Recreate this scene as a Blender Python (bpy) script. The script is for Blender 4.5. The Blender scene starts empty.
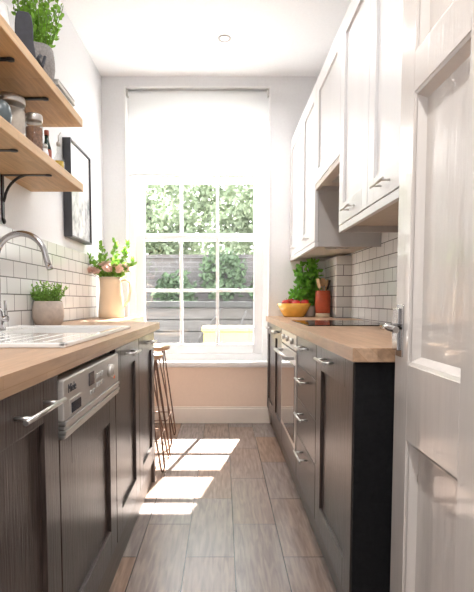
import bpy, bmesh, math, random
from mathutils import Vector, Matrix
random.seed(7)
C = bpy.context.scene.collection
PI = math.pi
ORG = {}

# ------------------------------------------------------------------ materials
def new_mat(name):
    m = bpy.data.materials.new(name); m.use_nodes = True
    nt = m.node_tree; b = nt.nodes['Principled BSDF']
    return m, nt, b

def P(name, col, rough=0.5, metal=0.0, spec=0.5, coat=0.0, noise=0.0, nscale=20.0, stretch=(1, 1, 1), bump=0.0, trans=0.0, sub=0.0):
    m, nt, b = new_mat(name)
    b.inputs['Base Color'].default_value = (*col, 1)
    b.inputs['Roughness'].default_value = rough
    b.inputs['Metallic'].default_value = metal
    b.inputs['Specular IOR Level'].default_value = spec
    b.inputs['Coat Weight'].default_value = coat
    b.inputs['Transmission Weight'].default_value = trans
    tc = nt.nodes.new('ShaderNodeTexCoord'); mp = nt.nodes.new('ShaderNodeMapping')
    mp.inputs['Scale'].default_value = stretch
    nt.links.new(tc.outputs['Object'], mp.inputs['Vector'])
    n = nt.nodes.new('ShaderNodeTexNoise'); n.inputs['Scale'].default_value = nscale
    n.inputs['Detail'].default_value = 5; n.inputs['Roughness'].default_value = .6
    nt.links.new(mp.outputs['Vector'], n.inputs['Vector'])
    r = nt.nodes.new('ShaderNodeValToRGB')
    k = noise if noise else 0.02
    r.color_ramp.elements[0].position = .3; r.color_ramp.elements[1].position = .7
    r.color_ramp.elements[0].color = (*[max(0, c * (1 - k)) for c in col], 1)
    r.color_ramp.elements[1].color = (*[min(1, c * (1 + k)) for c in col], 1)
    nt.links.new(n.outputs['Fac'], r.inputs['Fac'])
    nt.links.new(r.outputs['Color'], b.inputs['Base Color'])
    if bump:
        bp = nt.nodes.new('ShaderNodeBump'); bp.inputs['Strength'].default_value = bump
        bp.inputs['Distance'].default_value = .002
        nt.links.new(n.outputs['Fac'], bp.inputs['Height']); nt.links.new(bp.outputs['Normal'], b.inputs['Normal'])
    return m

def brick_mat(name, c1, c2, mortar, bw, rh, msize, axes, rough, off=(0, 0), offset=.5, grain=None, bump=.3, spec=.5, gdetail=6, mcol_k=1, coat=0.0):
    """brick pattern; axes = (u, v) each a list of axis indices summed"""
    m, nt, b = new_mat(name)
    tc = nt.nodes.new('ShaderNodeTexCoord'); sp = nt.nodes.new('ShaderNodeSeparateXYZ')
    nt.links.new(tc.outputs['Object'], sp.inputs[0])
    cb = nt.nodes.new('ShaderNodeCombineXYZ')
    for k in (0, 1):
        cur = sp.outputs[axes[k][0]]
        for a in axes[k][1:]:
            ad = nt.nodes.new('ShaderNodeMath'); ad.operation = 'ADD'
            nt.links.new(cur, ad.inputs[0]); nt.links.new(sp.outputs[a], ad.inputs[1]); cur = ad.outputs[0]
        ad = nt.nodes.new('ShaderNodeMath'); ad.operation = 'ADD'; ad.inputs[1].default_value = off[k]
        nt.links.new(cur, ad.inputs[0]); nt.links.new(ad.outputs[0], cb.inputs[k])
    br = nt.nodes.new('ShaderNodeTexBrick')
    br.offset = offset; br.offset_frequency = 2; br.squash = 1
    br.inputs['Scale'].default_value = 1; br.inputs['Mortar Size'].default_value = msize
    br.inputs['Mortar Smooth'].default_value = .1; br.inputs['Bias'].default_value = 0
    br.inputs['Brick Width'].default_value = bw; br.inputs['Row Height'].default_value = rh
    br.inputs['Color1'].default_value = (*c1, 1); br.inputs['Color2'].default_value = (*c2, 1)
    br.inputs['Mortar'].default_value = (*mortar, 1)
    nt.links.new(cb.outputs[0], br.inputs['Vector'])
    out = br.outputs['Color']
    if grain:
        mp = nt.nodes.new('ShaderNodeMapping'); mp.inputs['Scale'].default_value = grain[0]
        nt.links.new(tc.outputs['Object'], mp.inputs['Vector'])
        n = nt.nodes.new('ShaderNodeTexNoise'); n.inputs['Scale'].default_value = grain[1]
        n.inputs['Detail'].default_value = gdetail; n.inputs['Distortion'].default_value = .6
        nt.links.new(mp.outputs['Vector'], n.inputs['Vector'])
        r = nt.nodes.new('ShaderNodeValToRGB')
        r.color_ramp.elements[0].position = .3; r.color_ramp.elements[1].position = .7
        g = grain[2]
        r.color_ramp.elements[0].color = (1 - g, 1 - g, 1 - g, 1); r.color_ramp.elements[1].color = (1, 1, 1, 1)
        nt.links.new(n.outputs['Fac'], r.inputs['Fac'])
        mx = nt.nodes.new('ShaderNodeMix'); mx.data_type = 'RGBA'; mx.blend_type = 'MULTIPLY'
        mx.inputs['Factor'].default_value = 1
        nt.links.new(out, mx.inputs['A']); nt.links.new(r.outputs['Color'], mx.inputs['B'])
        out = mx.outputs['Result']
    nt.links.new(out, b.inputs['Base Color'])
    b.inputs['Roughness'].default_value = rough; b.inputs['Specular IOR Level'].default_value = spec
    b.inputs['Coat Weight'].default_value = coat
    inv = nt.nodes.new('ShaderNodeMath'); inv.operation = 'SUBTRACT'; inv.inputs[0].default_value = 1
    nt.links.new(br.outputs['Fac'], inv.inputs[1])
    bp = nt.nodes.new('ShaderNodeBump'); bp.inputs['Strength'].default_value = bump; bp.inputs['Distance'].default_value = .002
    nt.links.new(inv.outputs[0], bp.inputs['Height']); nt.links.new(bp.outputs['Normal'], b.inputs['Normal'])
    return m

M = {}
M['wall'] = P('wall_paint', (.83, .835, .85), .7, bump=.03, nscale=60)
M['ceil'] = P('ceiling_paint', (.93, .935, .95), .8, bump=.02, nscale=60)
M['cream'] = P('floor_bounce_tint', (.80, .64, .52), .6, bump=.03, nscale=50)  # wall colour with the warm bounce from the sunlit floor painted in
M['skirt'] = P('skirting_paint', (.80, .72, .64), .35)
M['white'] = P('white_gloss_paint', (.86, .86, .86), .3, noise=.02)
M['sash'] = P('white_sash_paint', (.88, .88, .88), .4)
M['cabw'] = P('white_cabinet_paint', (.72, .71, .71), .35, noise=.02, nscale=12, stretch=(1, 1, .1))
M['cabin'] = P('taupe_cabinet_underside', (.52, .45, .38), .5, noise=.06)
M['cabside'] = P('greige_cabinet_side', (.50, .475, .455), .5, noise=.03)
M['doorp'] = P('old_door_gloss', (.66, .61, .57), .16, noise=.03, nscale=38, stretch=(1, 1, .06), bump=.7, coat=.4)
M['dark'] = P('dark_ash_wood', (.044, .030, .025), .31, noise=.6, nscale=26, stretch=(5, 5, .35), bump=.6, spec=.6)
M['black'] = P('black_end_panel', (.008, .008, .009), .7, noise=.3, nscale=80, bump=.2, spec=.15)
M['body_black'] = P('carcass_black', (.012, .012, .012), .7)  # even near-black for cabinet and appliance bodies
M['plinth'] = P('plinth_wood', (.11, .085, .07), .4, noise=.3, nscale=20, stretch=(1, .3, 4))
M['oak'] = brick_mat('oak_worktop', (.55, .36, .235), (.47, .29, .175), (.40, .23, .11), .42, .045, .0007, ([1], [0, 2]), .38, grain=((14, 1.2, 14), 5, .28), bump=.05)
M['shelf'] = brick_mat('oak_shelf', (.66, .42, .21), (.58, .35, .16), (.45, .27, .14), .5, .06, .0006, ([1], [0, 2]), .5, grain=((14, 1.2, 14), 5, .25), bump=.05)
M['floor'] = brick_mat('plank_floor', (.30, .195, .14), (.27, .23, .215), (.045, .035, .03), .58, .1965, .0022, ([1], [0]), .27, off=(.12, .15), grain=((16, 1.6, 16), 4, .42), bump=.4, spec=.6)
M['tile'] = brick_mat('metro_tiles', (.78, .775, .76), (.74, .735, .72), (.17, .165, .16), .15, .078, .0026, ([0, 1], [2]), .14, off=(.03, .033), bump=.6)
M['gbrick'] = brick_mat('garden_brick', (.12, .105, .10), (.09, .08, .078), (.15, .145, .14), .23, .075, .008, ([0, 1], [2]), .9, grain=((1, 1, 1), 3, .4), bump=.5)
M['paving'] = brick_mat('garden_paving', (.34, .32, .30), (.30, .29, .27), (.12, .11, .10), .6, .6, .01, ([0], [1]), .9, grain=((1, 1, 1), 3, .3))
M['chrome'] = P('brushed_steel', (.58, .56, .54), .30, 1, noise=.04, nscale=60, stretch=(1, 8, 8))
M['tap'] = P('tap_chrome', (.48, .47, .47), .15, 1)
M['steel'] = P('dishwasher_steel', (.56, .52, .48), .34, .55, noise=.04, nscale=30, stretch=(1, .2, 8))
M['btn'] = P('grey_buttons', (.42, .40, .38), .4)
M['disp'] = P('dark_display', (.03, .035, .05), .15)
M['led'] = P('orange_lamp', (.75, .16, .04), .3)
M['ink'] = P('logo_ink', (.05, .05, .06), .5)
M['iron'] = P('black_iron', (.018, .018, .02), .45, .3, noise=.2, nscale=90, bump=.2)
M['copper'] = P('copper_rod', (.13, .07, .045), .4, .7)
M['seat'] = P('stool_seat_wood', (.50, .32, .19), .45, noise=.2, nscale=12, stretch=(1, 8, 8))
M['sink'] = P('white_ceramic_sink', (.80, .79, .77), .12, coat=.4)
M['concrete'] = P('concrete_pot', (.50, .42, .36), .85, noise=.14, nscale=30, bump=.5)
M['soil'] = P('soil', (.05, .03, .02), .95, noise=.4, nscale=90, bump=.8)
M['cream_c'] = P('cream_ceramic', (.84, .69, .50), .25, coat=.2)
M['thyme'] = P('thyme_leaf', (.24, .44, .08), .55, noise=.4, nscale=50)
M['mint'] = P('light_leaf', (.26, .50, .06), .5, noise=.4, nscale=40)
M['basil'] = P('basil_leaf', (.17, .46, .05), .4, noise=.4, nscale=40)
M['sprig'] = P('sprig_leaf', (.24, .45, .07), .45, noise=.4, nscale=40)
M['stem'] = P('green_stem', (.16, .26, .06), .6)
M['petal'] = P('pink_petal', (.96, .68, .61), .6, noise=.15, nscale=40)
M['felt'] = P('grey_felt', (.28, .26, .25), .95, noise=.25, nscale=120, bump=.8)
M['slate'] = P('charcoal_slate', (.05, .052, .065), .6, noise=.2, nscale=40, bump=.3)
M['pages'] = P('book_pages', (.72, .70, .67), .8, noise=.08, nscale=5, stretch=(1, 1, 90))
M['cover1'] = P('white_cover', (.74, .74, .73), .5); M['cover2'] = P('sage_cover', (.42, .46, .44), .5); M['cover3'] = P('brown_cover', (.24, .15, .12), .5)
M['china'] = P('white_china', (.78, .77, .76), .2, coat=.3)
M['bluegrey'] = P('blue_grey_stoneware', (.09, .115, .125), .3, noise=.15, nscale=30)
M['lid'] = P('steel_lid', (.55, .52, .49), .3, .9)
M['flour'] = P('pale_grain', (.62, .54, .47), .9, noise=.1, nscale=90)
M['brown'] = P('brown_grain', (.26, .13, .075), .8, noise=.5, nscale=120, bump=.8)
M['botl'] = P('dark_bottle_glass', (.02, .035, .03), .08, spec=.7)
M['red_l'] = P('red_label', (.30, .07, .04), .6)
M['oil'] = P('olive_oil', (.60, .40, .03), .1)
M['orange'] = P('orange_glaze', (.90, .46, .07), .2, noise=.12, nscale=12, coat=.4)
M['apple'] = P('red_apple', (.50, .035, .03), .25, noise=.5, nscale=18)
M['terra'] = P('terracotta_red', (.50, .085, .03), .45, noise=.1)
M['spoon'] = P('beech_spoon', (.62, .40, .22), .5, noise=.15, nscale=14, stretch=(6, 6, 1))
M['hob'] = P('black_glass_hob', (.012, .011, .011), .04, spec=.8)
M['hobm'] = P('hob_marks', (.12, .12, .12), .4)
M['oven'] = P('oven_mirror_glass', (.30, .28, .27), .06, .85)
M['pframe'] = P('charcoal_picture_frame', (.045, .047, .055), .35, noise=.1)
M['yellow'] = P('yellow_paint', (.21, .15, .035), .6, noise=.1)
M['timber'] = P('grey_timber', (.06, .056, .054), .85, noise=.3, nscale=12, stretch=(.3, 1, 8))
M['timberd'] = P('dark_timber', (.022, .022, .022), .8, noise=.3)
M['ivy'] = P('ivy_leaf', (.10, .15, .08), .7, noise=.5, nscale=5)
M['treeleaf'] = P('tree_leaf', (.24, .29, .19), .7, noise=.5, nscale=2)
M['bark'] = P('bark', (.06, .05, .045), .9, noise=.3)

def glass_mat(name, tint=(1, 1, 1), gl=.06):
    m = bpy.data.materials.new(name); m.use_nodes = True; nt = m.node_tree; nt.nodes.clear()
    o = nt.nodes.new('ShaderNodeOutputMaterial'); t = nt.nodes.new('ShaderNodeBsdfTransparent'); g = nt.nodes.new('ShaderNodeBsdfGlossy')
    t.inputs[0].default_value = (*tint, 1); g.inputs['Roughness'].default_value = .03
    fr = nt.nodes.new('ShaderNodeLayerWeight'); fr.inputs['Blend'].default_value = .25
    mu = nt.nodes.new('ShaderNodeMath'); mu.operation = 'MULTIPLY_ADD'; mu.inputs[1].default_value = .35; mu.inputs[2].default_value = gl
    nt.links.new(fr.outputs['Fresnel'], mu.inputs[0])
    mx = nt.nodes.new('ShaderNodeMixShader'); nt.links.new(mu.outputs[0], mx.inputs[0])
    nt.links.new(t.outputs[0], mx.inputs[1]); nt.links.new(g.outputs[0], mx.inputs[2]); nt.links.new(mx.outputs[0], o.inputs[0])
    return m
M['pane'] = glass_mat('window_glass', (.97, .98, .98), .02)
M['jar'] = glass_mat('jar_glass', (.93, .94, .93), .08)

def cloth_mat():
    m = bpy.data.materials.new('blind_cloth'); m.use_nodes = True; nt = m.node_tree; nt.nodes.clear()
    o = nt.nodes.new('ShaderNodeOutputMaterial'); d = nt.nodes.new('ShaderNodeBsdfDiffuse'); t = nt.nodes.new('ShaderNodeBsdfTranslucent')
    tc = nt.nodes.new('ShaderNodeTexCoord'); n = nt.nodes.new('ShaderNodeTexNoise'); n.inputs['Scale'].default_value = 250
    nt.links.new(tc.outputs['Object'], n.inputs['Vector'])
    r = nt.nodes.new('ShaderNodeValToRGB'); r.color_ramp.elements[0].color = (.82, .82, .82, 1); r.color_ramp.elements[1].color = (.9, .9, .9, 1)
    nt.links.new(n.outputs['Fac'], r.inputs['Fac'])
    for s in (d, t): nt.links.new(r.outputs['Color'], s.inputs['Color'])
    mx = nt.nodes.new('ShaderNodeMixShader'); mx.inputs[0].default_value = .6
    nt.links.new(d.outputs[0], mx.inputs[1]); nt.links.new(t.outputs[0], mx.inputs[2]); nt.links.new(mx.outputs[0], o.inputs[0])
    return m
M['cloth'] = cloth_mat()

def leafify(m, f=.35):
    """let light through leaves and petals"""
    nt = m.node_tree; b = nt.nodes['Principled BSDF']; o = [n for n in nt.nodes if n.type == 'OUTPUT_MATERIAL'][0]
    t = nt.nodes.new('ShaderNodeBsdfTranslucent'); mx = nt.nodes.new('ShaderNodeMixShader'); mx.inputs[0].default_value = f
    nt.links.new(b.inputs['Base Color'].links[0].from_socket, t.inputs['Color'])
    nt.links.new(b.outputs[0], mx.inputs[1]); nt.links.new(t.outputs[0], mx.inputs[2]); nt.links.new(mx.outputs[0], o.inputs[0])
for k in ('thyme', 'mint', 'basil', 'sprig', 'petal', 'ivy', 'treeleaf'): leafify(M[k])

def art_mat():
    m, nt, b = new_mat('misty_landscape_print')
    tc = nt.nodes.new('ShaderNodeTexCoord'); sp = nt.nodes.new('ShaderNodeSeparateXYZ'); nt.links.new(tc.outputs['Object'], sp.inputs[0])
    n = nt.nodes.new('ShaderNodeTexNoise'); n.inputs['Scale'].default_value = 14; n.inputs['Detail'].default_value = 8
    nt.links.new(tc.outputs['Object'], n.inputs['Vector'])
    r = nt.nodes.new('ShaderNodeValToRGB'); r.color_ramp.elements[0].position = .35; r.color_ramp.elements[0].color = (.34, .35, .37, 1)
    r.color_ramp.elements[1].position = .6; r.color_ramp.elements[1].color = (.74, .75, .77, 1)
    nt.links.new(n.outputs['Fac'], r.inputs['Fac'])
    g = nt.nodes.new('ShaderNodeValToRGB'); e = g.color_ramp.elements
    e[0].position = 0; e[0].color = (0, 0, 0, 1); e[1].position = .58; e[1].color = (1, 1, 1, 1)
    a = e.new(.46); a.color = (0, 0, 0, 1)
    mr = nt.nodes.new('ShaderNodeMapRange'); mr.inputs['From Min'].default_value = 1.45; mr.inputs['From Max'].default_value = 2.08
    nt.links.new(sp.outputs[2], mr.inputs['Value']); nt.links.new(mr.outputs[0], g.inputs['Fac'])
    mx = nt.nodes.new('ShaderNodeMix'); mx.data_type = 'RGBA'; mx.inputs['B'].default_value = (.84, .85, .87, 1)
    nt.links.new(g.outputs['Color'], mx.inputs['Factor']); nt.links.new(r.outputs['Color'], mx.inputs['A'])
    nt.links.new(mx.outputs['Result'], b.inputs['Base Color']); b.inputs['Roughness'].default_value = .12
    return m
M['art'] = art_mat()

# ------------------------------------------------------------------ geometry helpers
def B(): return bmesh.new()
def bx(bm, x0, x1, y0, y1, z0, z1, bev=0.0):
    t = bmesh.new(); bmesh.ops.create_cube(t, size=1)
    for v in t.verts:
        v.co = Vector((x0 + (v.co.x + .5) * (x1 - x0), y0 + (v.co.y + .5) * (y1 - y0), z0 + (v.co.z + .5) * (z1 - z0)))
    if bev: bmesh.ops.bevel(t, geom=t.edges[:], offset=bev, segments=2, profile=.5, affect='EDGES')
    merge(bm, t); return bm
def merge(bm, t, mat=None):
    if mat: bmesh.ops.transform(t, matrix=mat, verts=t.verts)
    vm = {}
    for v in t.verts: vm[v] = bm.verts.new(v.co)
    for f in t.faces:
        try:
            nf = bm.faces.new([vm[v] for v in f.verts]); nf.smooth = f.smooth
        except ValueError: pass
    t.free()
def prism(bm, pts, z0, z1, bev=0.0):
    t = bmesh.new(); vs = [t.verts.new((x, y, z0)) for x, y in pts]; f = t.faces.new(vs)
    r = bmesh.ops.extrude_face_region(t, geom=[f]); bmesh.ops.translate(t, vec=(0, 0, z1 - z0), verts=[v for v in r['geom'] if isinstance(v, bmesh.types.BMVert)])
    bmesh.ops.recalc_face_normals(t, faces=t.faces)
    if bev: bmesh.ops.bevel(t, geom=t.edges[:], offset=bev, segments=2, profile=.5, affect='EDGES')
    merge(bm, t); return bm
def lathe(bm, cx, cy, prof, seg=32, cap=True):
    """prof: list of (r, z)"""
    rings = []
    for r, z in prof:
        if r < 1e-5: rings.append([bm.verts.new((cx, cy, z))])
        else: rings.append([bm.verts.new((cx + r * math.cos(2 * PI * i / seg), cy + r * math.sin(2 * PI * i / seg), z)) for i in range(seg)])
    for a, b in zip(rings, rings[1:]):
        for i in range(seg):
            j = (i + 1) % seg
            if len(a) == 1 and len(b) == 1: continue
            if len(a) == 1: f = bm.faces.new([a[0], b[j], b[i]])
            elif len(b) == 1: f = bm.faces.new([a[i], a[j], b[0]])
            else: f = bm.faces.new([a[i], a[j], b[j], b[i]])
            f.smooth = True
    if cap:
        for rg in (rings[0], rings[-1]):
            if len(rg) > 1: bm.faces.new(rg)
    return bm
def tube(bm, pts, r, seg=10, r1=None):
    pts = [Vector(p) for p in pts]; n = len(pts); rings = []
    prev = None
    for i, p in enumerate(pts):
        d = (pts[min(i + 1, n - 1)] - pts[max(i - 1, 0)]).normalized()
        if prev is None:
            a = d.cross(Vector((0, 0, 1)));
            if a.length < .05: a = d.cross(Vector((0, 1, 0)))
            a.normalize()
        else:
            a = (prev - d * prev.dot(d)).normalized()
        prev = a; b = d.cross(a)
        rr = r if r1 is None else r + (r1 - r) * i / (n - 1)
        rings.append([bm.verts.new(p + a * rr * math.cos(2 * PI * k / seg) + b * rr * math.sin(2 * PI * k / seg)) for k in range(seg)])
    for a, b in zip(rings, rings[1:]):
        for k in range(seg):
            f = bm.faces.new([a[k], a[(k + 1) % seg], b[(k + 1) % seg], b[k]]); f.smooth = True
    bm.faces.new(rings[0]); bm.faces.new(rings[-1]); return bm
def arc(c, r, a0, a1, n, u, v):
    c, u, v = Vector(c), Vector(u), Vector(v)
    return [c + u * r * math.cos(a0 + (a1 - a0) * i / n) + v * r * math.sin(a0 + (a1 - a0) * i / n) for i in range(n + 1)]
def leaf(bm, p, d, L, W, fold=.25):
    d = Vector(d).normalized(); s = d.cross(Vector((random.uniform(-1, 1), random.uniform(-1, 1), random.uniform(-.3, 1)))).normalized(); n = d.cross(s)
    p = Vector(p)
    c0 = bm.verts.new(p); c1 = bm.verts.new(p + d * L * .5 - n * W * fold); c2 = bm.verts.new(p + d * L - n * L * .15)
    for sg in (1, -1):
        a = bm.verts.new(p + d * L * .3 + s * sg * W * .5); b = bm.verts.new(p + d * L * .7 + s * sg * W * .42 - n * L * .05)
        for fv in ((c0, a, c1), (c1, a, b), (c1, b, c2)):
            f = bm.faces.new(fv if sg > 0 else fv[::-1]); f.smooth = True
def ellipsoid(bm, c, r, sub=3, jit=0):
    t = bmesh.new(); bmesh.ops.create_icosphere(t, subdivisions=sub, radius=1)
    for v in t.verts:
        k = 1 + random.uniform(-jit, jit)
        v.co = Vector((c[0] + v.co.x * r[0] * k, c[1] + v.co.y * r[1] * k, c[2] + v.co.z * r[2] * k))
    for f in t.faces: f.smooth = True
    merge(bm, t); return bm

def obj(name, bm, mat, parent=None, label=None):
    bmesh.ops.recalc_face_normals(bm, faces=bm.faces) if not name.startswith(('foliage', 'leaves')) else None
    org = ORG.get(parent.name, Vector((0, 0, 0))) if parent else Vector((0, 0, 0))
    if org.length: bmesh.ops.translate(bm, vec=-org, verts=bm.verts)
    me = bpy.data.meshes.new(name); bm.to_mesh(me); bm.free()
    me.materials.append(M[mat] if isinstance(mat, str) else mat)
    o = bpy.data.objects.new(name, me); C.objects.link(o)
    if parent: o.parent = parent
    ORG[o.name] = org
    if label: o['label'] = label
    return o
def thing(name, label, cat, loc, group=None):
    o = bpy.data.objects.new(name, None); C.objects.link(o); o.location = loc; o.empty_display_size = .1
    o['label'] = label; o['category'] = cat; ORG[o.name] = Vector(loc)
    if group: o['group'] = group
    return o
def tag(o, label, cat, group=None):
    o['label'] = label; o['category'] = cat
    if group: o['group'] = group
    return o
def struct(name, bm, mat, parent=None):
    o = obj(name, bm, mat, parent)
    if not parent: o['kind'] = 'structure'
    return o

# ------------------------------------------------------------------ room
XL, XR, D, H = -.983, .96, 4.08, 2.835
Y0 = -1.3
WX0, WX1, WZ0, WZ1 = -.80, .387, .517, 2.755
b = B(); bx(b, XL - .2, XR + .2, Y0, D + .3, -.12, 0); struct('floor', b, 'floor')
b = B(); bx(b, XL - .2, XR + .2, Y0, D + .3, H, H + .15); struct('ceiling', b, 'ceil')
b = B(); bx(b, XL - .2, XL, Y0, D + .3, 0, H); struct('wall_left', b, 'wall')
b = B(); bx(b, XR, XR + .2, Y0, D + .3, 0, H); bx(b, .85, XR, 3.66, D, 0, 1.352); struct('wall_right', b, 'wall')
b = B(); bx(b, XL, WX0, D, D + .3, 0, H); bx(b, WX1, XR, D, D + .3, 0, H); bx(b, WX0, WX1, D, D + .3, WZ1, H)
bx(b, WX0, WX1, D, D + .3, 0, WZ0); struct('wall_back', b, 'wall')
b = B(); bx(b, XL - .2, XR + .2, Y0 - .1, Y0, 0, H); struct('wall_front', b, 'wall')
b = B(); bx(b, WX0 - .1, .40, D - .006, D, .138, WZ0 - .025); struct('bounce_tint_panel', b, 'cream')  # added panel below the sill, carries the painted floor bounce
b = B(); bx(b, XL, .40, D - .018, D, 0, .125, .003); bx(b, XL, .40, D - .012, D, .12, .14, .003); struct('baseboard_back', b, 'skirt')
# tiled splashbacks
b = B(); bx(b, XL, XL + .008, Y0, 3.78, .902, 1.36); struct('trim_1', b, 'tile')
b = B(); bx(b, XR - .008, XR, 1.2, 3.66, .902, 1.72); bx(b, .842, XR - .008, 3.652, 3.66, .902, 1.36)
bx(b, .842, .85, 3.66, D, .902, 1.36); struct('trim_2', b, 'tile')

# ------------------------------------------------------------------ window
w = B()
bx(w, WX0, WX0 + .012, D - .012, D + .24, WZ0, WZ1); bx(w, WX1 - .012, WX1, D - .012, D + .24, WZ0, WZ1); bx(w, WX0 + .012, WX1 - .012, D - .012, D + .24, WZ1 - .012, WZ1)
# box frame
FX0, FX1 = -.735, .335
bx(w, WX0 + .012, FX0, D + .07, D + .2, WZ0, WZ1 - .012, .004); bx(w, FX1, WX1 - .012, D + .07, D + .2, WZ0, WZ1 - .012, .004)
bx(w, FX0, FX1, D + .07, D + .2, 2.66, WZ1 - .012, .004)
bx(w, FX0, FX1, D + .09, D + .22, WZ0, .575, .004)
win = struct('window_1', w, 'sash')
s = B(); bx(s, WX0 - .03, WX1 + .03, D - .04, D + .1, WZ0 - .028, WZ0 + .005, .006); bx(s, WX0, WX1, D - .012, D - .002, WZ0 - .045, WZ0 - .028); struct('window_sill', s, 'sash', win)
def sash(y, z0, z1, rb, rt, hb):
    gx0, gx1 = -.665, .262
    s = B(); t = .04
    bx(s, FX0, gx0, y, y + t, z0, z1, .003); bx(s, gx1, FX1, y, y + t, z0, z1, .003)
    bx(s, gx0, gx1, y, y + t, z0, z0 + rb, .003); bx(s, gx0, gx1, y, y + t, z1 - rt, z1, .003)
    for k in (1, 2):
        xc = gx0 + (gx1 - gx0) * k / 3; bx(s, xc - .013, xc + .013, y + .004, y + t - .004, z0 + rb, z1 - rt, .003)
    for z in hb: hw = .013 if z < 2 else .024; bx(s, gx0, gx1, y + .003, y + t - .003, z - hw, z + hw, .003)
    so = obj('sash_frame', s, 'sash', win)
    g = B(); bx(g, gx0, gx1, y + .018, y + .022, z0 + rb, z1 - rt); obj('glass_pane', g, 'pane', so)
sash(D + .10, .575, 1.585, .085, .04, [1.115])
sash(D + .145, 1.54, 2.67, .06, .05, [2.045])
# roller blind
rb = thing('roller_blind', 'white roller blind pulled halfway down the window', 'blind', (-.2, D + .04, 2.70))
t = B(); tube(t, [(WX0 + .03, D + .035, 2.715), (WX1 - .03, D + .035, 2.715)], .022, 20); obj('roller_tube', t, 'white', rb)
t = B()
n = 16
for i in range(n):
    pass
bx(t, -.765, .36, D + .012, D + .0135, 2.065, 2.715); obj('blind_cloth', t, 'cloth', rb)
t = B(); bx(t, -.765, .36, D + .006, D + .019, 2.05, 2.072, .003); obj('bottom_bar', t, 'white', rb)
for x0, x1 in ((WX0 + .013, WX0 + .03), (WX1 - .03, WX1 - .013)):
    t = B(); bx(t, x0, x1, D + .008, D + .062, 2.688, 2.742, .003); obj('bracket', t, 'chrome', rb)

# ceiling spotlight
dl = thing('ceiling_spotlight', 'small round recessed spotlight in the white ceiling', 'light', (0.01, 3.5, H))
t = B(); lathe(t, .01, 3.5, [(.030, H - .001), (.030, H - .006), (.042, H - .007), (.044, H - .001)], 32, False); obj('trim_ring', t, 'btn', dl)
m, nt, bb = new_mat('spot_lens'); bb.inputs['Emission Color'].default_value = (1, .93, .85, 1); bb.inputs['Emission Strength'].default_value = 1.5; bb.inputs['Base Color'].default_value = (.8, .8, .8, 1)
t = B(); lathe(t, .01, 3.5, [(.0, H - .004), (.029, H - .004), (.029, H - .001)], 32, False); obj('lens', t, m, dl)

# ------------------------------------------------------------------ base cabinets
def front_panel(name, sx, X, ya, yb, z0, z1, mat, parent, shaker=True, st=.09, top=.09, bot=.09, th=.02):
    """sx=+1 faces +X (left run); X = outer face"""
    b = B()
    def bb(y0, y1, a, c, d0, d1, bev=.0015):
        xs = sorted((X - sx * d0, X - sx * d1)); bx(b, xs[0], xs[1], y0, y1, a, c, bev)
    if shaker:
        bb(ya, ya + st, z0, z1, 0, th); bb(yb - st, yb, z0, z1, 0, th)
        bb(ya + st, yb - st, z0, z0 + bot, 0, th); bb(ya + st, yb - st, z1 - top, z1, 0, th)
        bb(ya + st - .002, yb - st + .002, z0 + bot - .002, z1 - top + .002, .011, th - .001, 0)
    else: bb(ya, yb, z0, z1, 0, th, .002)
    return obj(name, b, mat, parent)
def bar_handle(sx, X, yc, z, L, parent, out=.035, r=.0052, span=None):
    b = B(); span = span or L * .68
    tube(b, [(X + sx * out, yc - L / 2, z), (X + sx * out, yc + L / 2, z)], r, 14)
    for s in (-1, 1): tube(b, [(X - sx * .004, yc + s * span / 2, z), (X + sx * out, yc + s * span / 2, z)], r * .8, 10)
    return obj('handle', b, 'chrome', parent)
ZB, ZT = .145, .857
def carcass(sx, X, ya, yb, parent, xw, mat='body_black', ends=()):
    b = B(); xs = sorted((X - sx * .022, xw)); bx(b, xs[0], xs[1], ya + .002, yb - .002, ZB, .859 if sx < 0 else .72); obj('body', b, mat, parent)
def base_door_cab(sx, X, ya, yb, label, back=None, hand=True, L=.17, hz=.82, group=None, hy=None):
    xw = back or (XL + .012 if sx > 0 else XR - .012)
    t = thing('base_cabinet', label, 'cabinet', (xw, (ya + yb) / 2, 0), group)
    carcass(sx, X, ya, yb, t, xw)
    d = front_panel('door', sx, X, ya + .002, yb - .002, ZB, ZT, 'dark', t)
    if hand: bar_handle(sx, X, hy or (ya + yb) / 2, hz, L, d)
    return t
XF = -.385; XG = .369
base_door_cab(1, XF, .534, 1.132, 'dark wood base cabinet nearest on the left, beside the dishwasher', L=.215, hy=.965, hz=.812)
base_door_cab(1, XF, 1.738, 2.228, 'dark wood base cabinet just beyond the dishwasher')
base_door_cab(1, XF, 2.230, 2.718, 'dark wood base cabinet at the far end of the left run, by the stools')
ep = B(); bx(ep, XL + .012, XF - .002, 2.719, 2.737, 0, .859, .001); tag(obj('end_panel', ep, 'dark'), 'dark wood end panel closing the left cabinets beside the stools', 'panel')
pl = B(); bx(pl, -.43, -.405, .3, 2.718, 0, .143); tag(obj('plinth', pl, 'plinth'), 'dark plinth board along the floor under the left cabinets', 'plinth')

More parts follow.
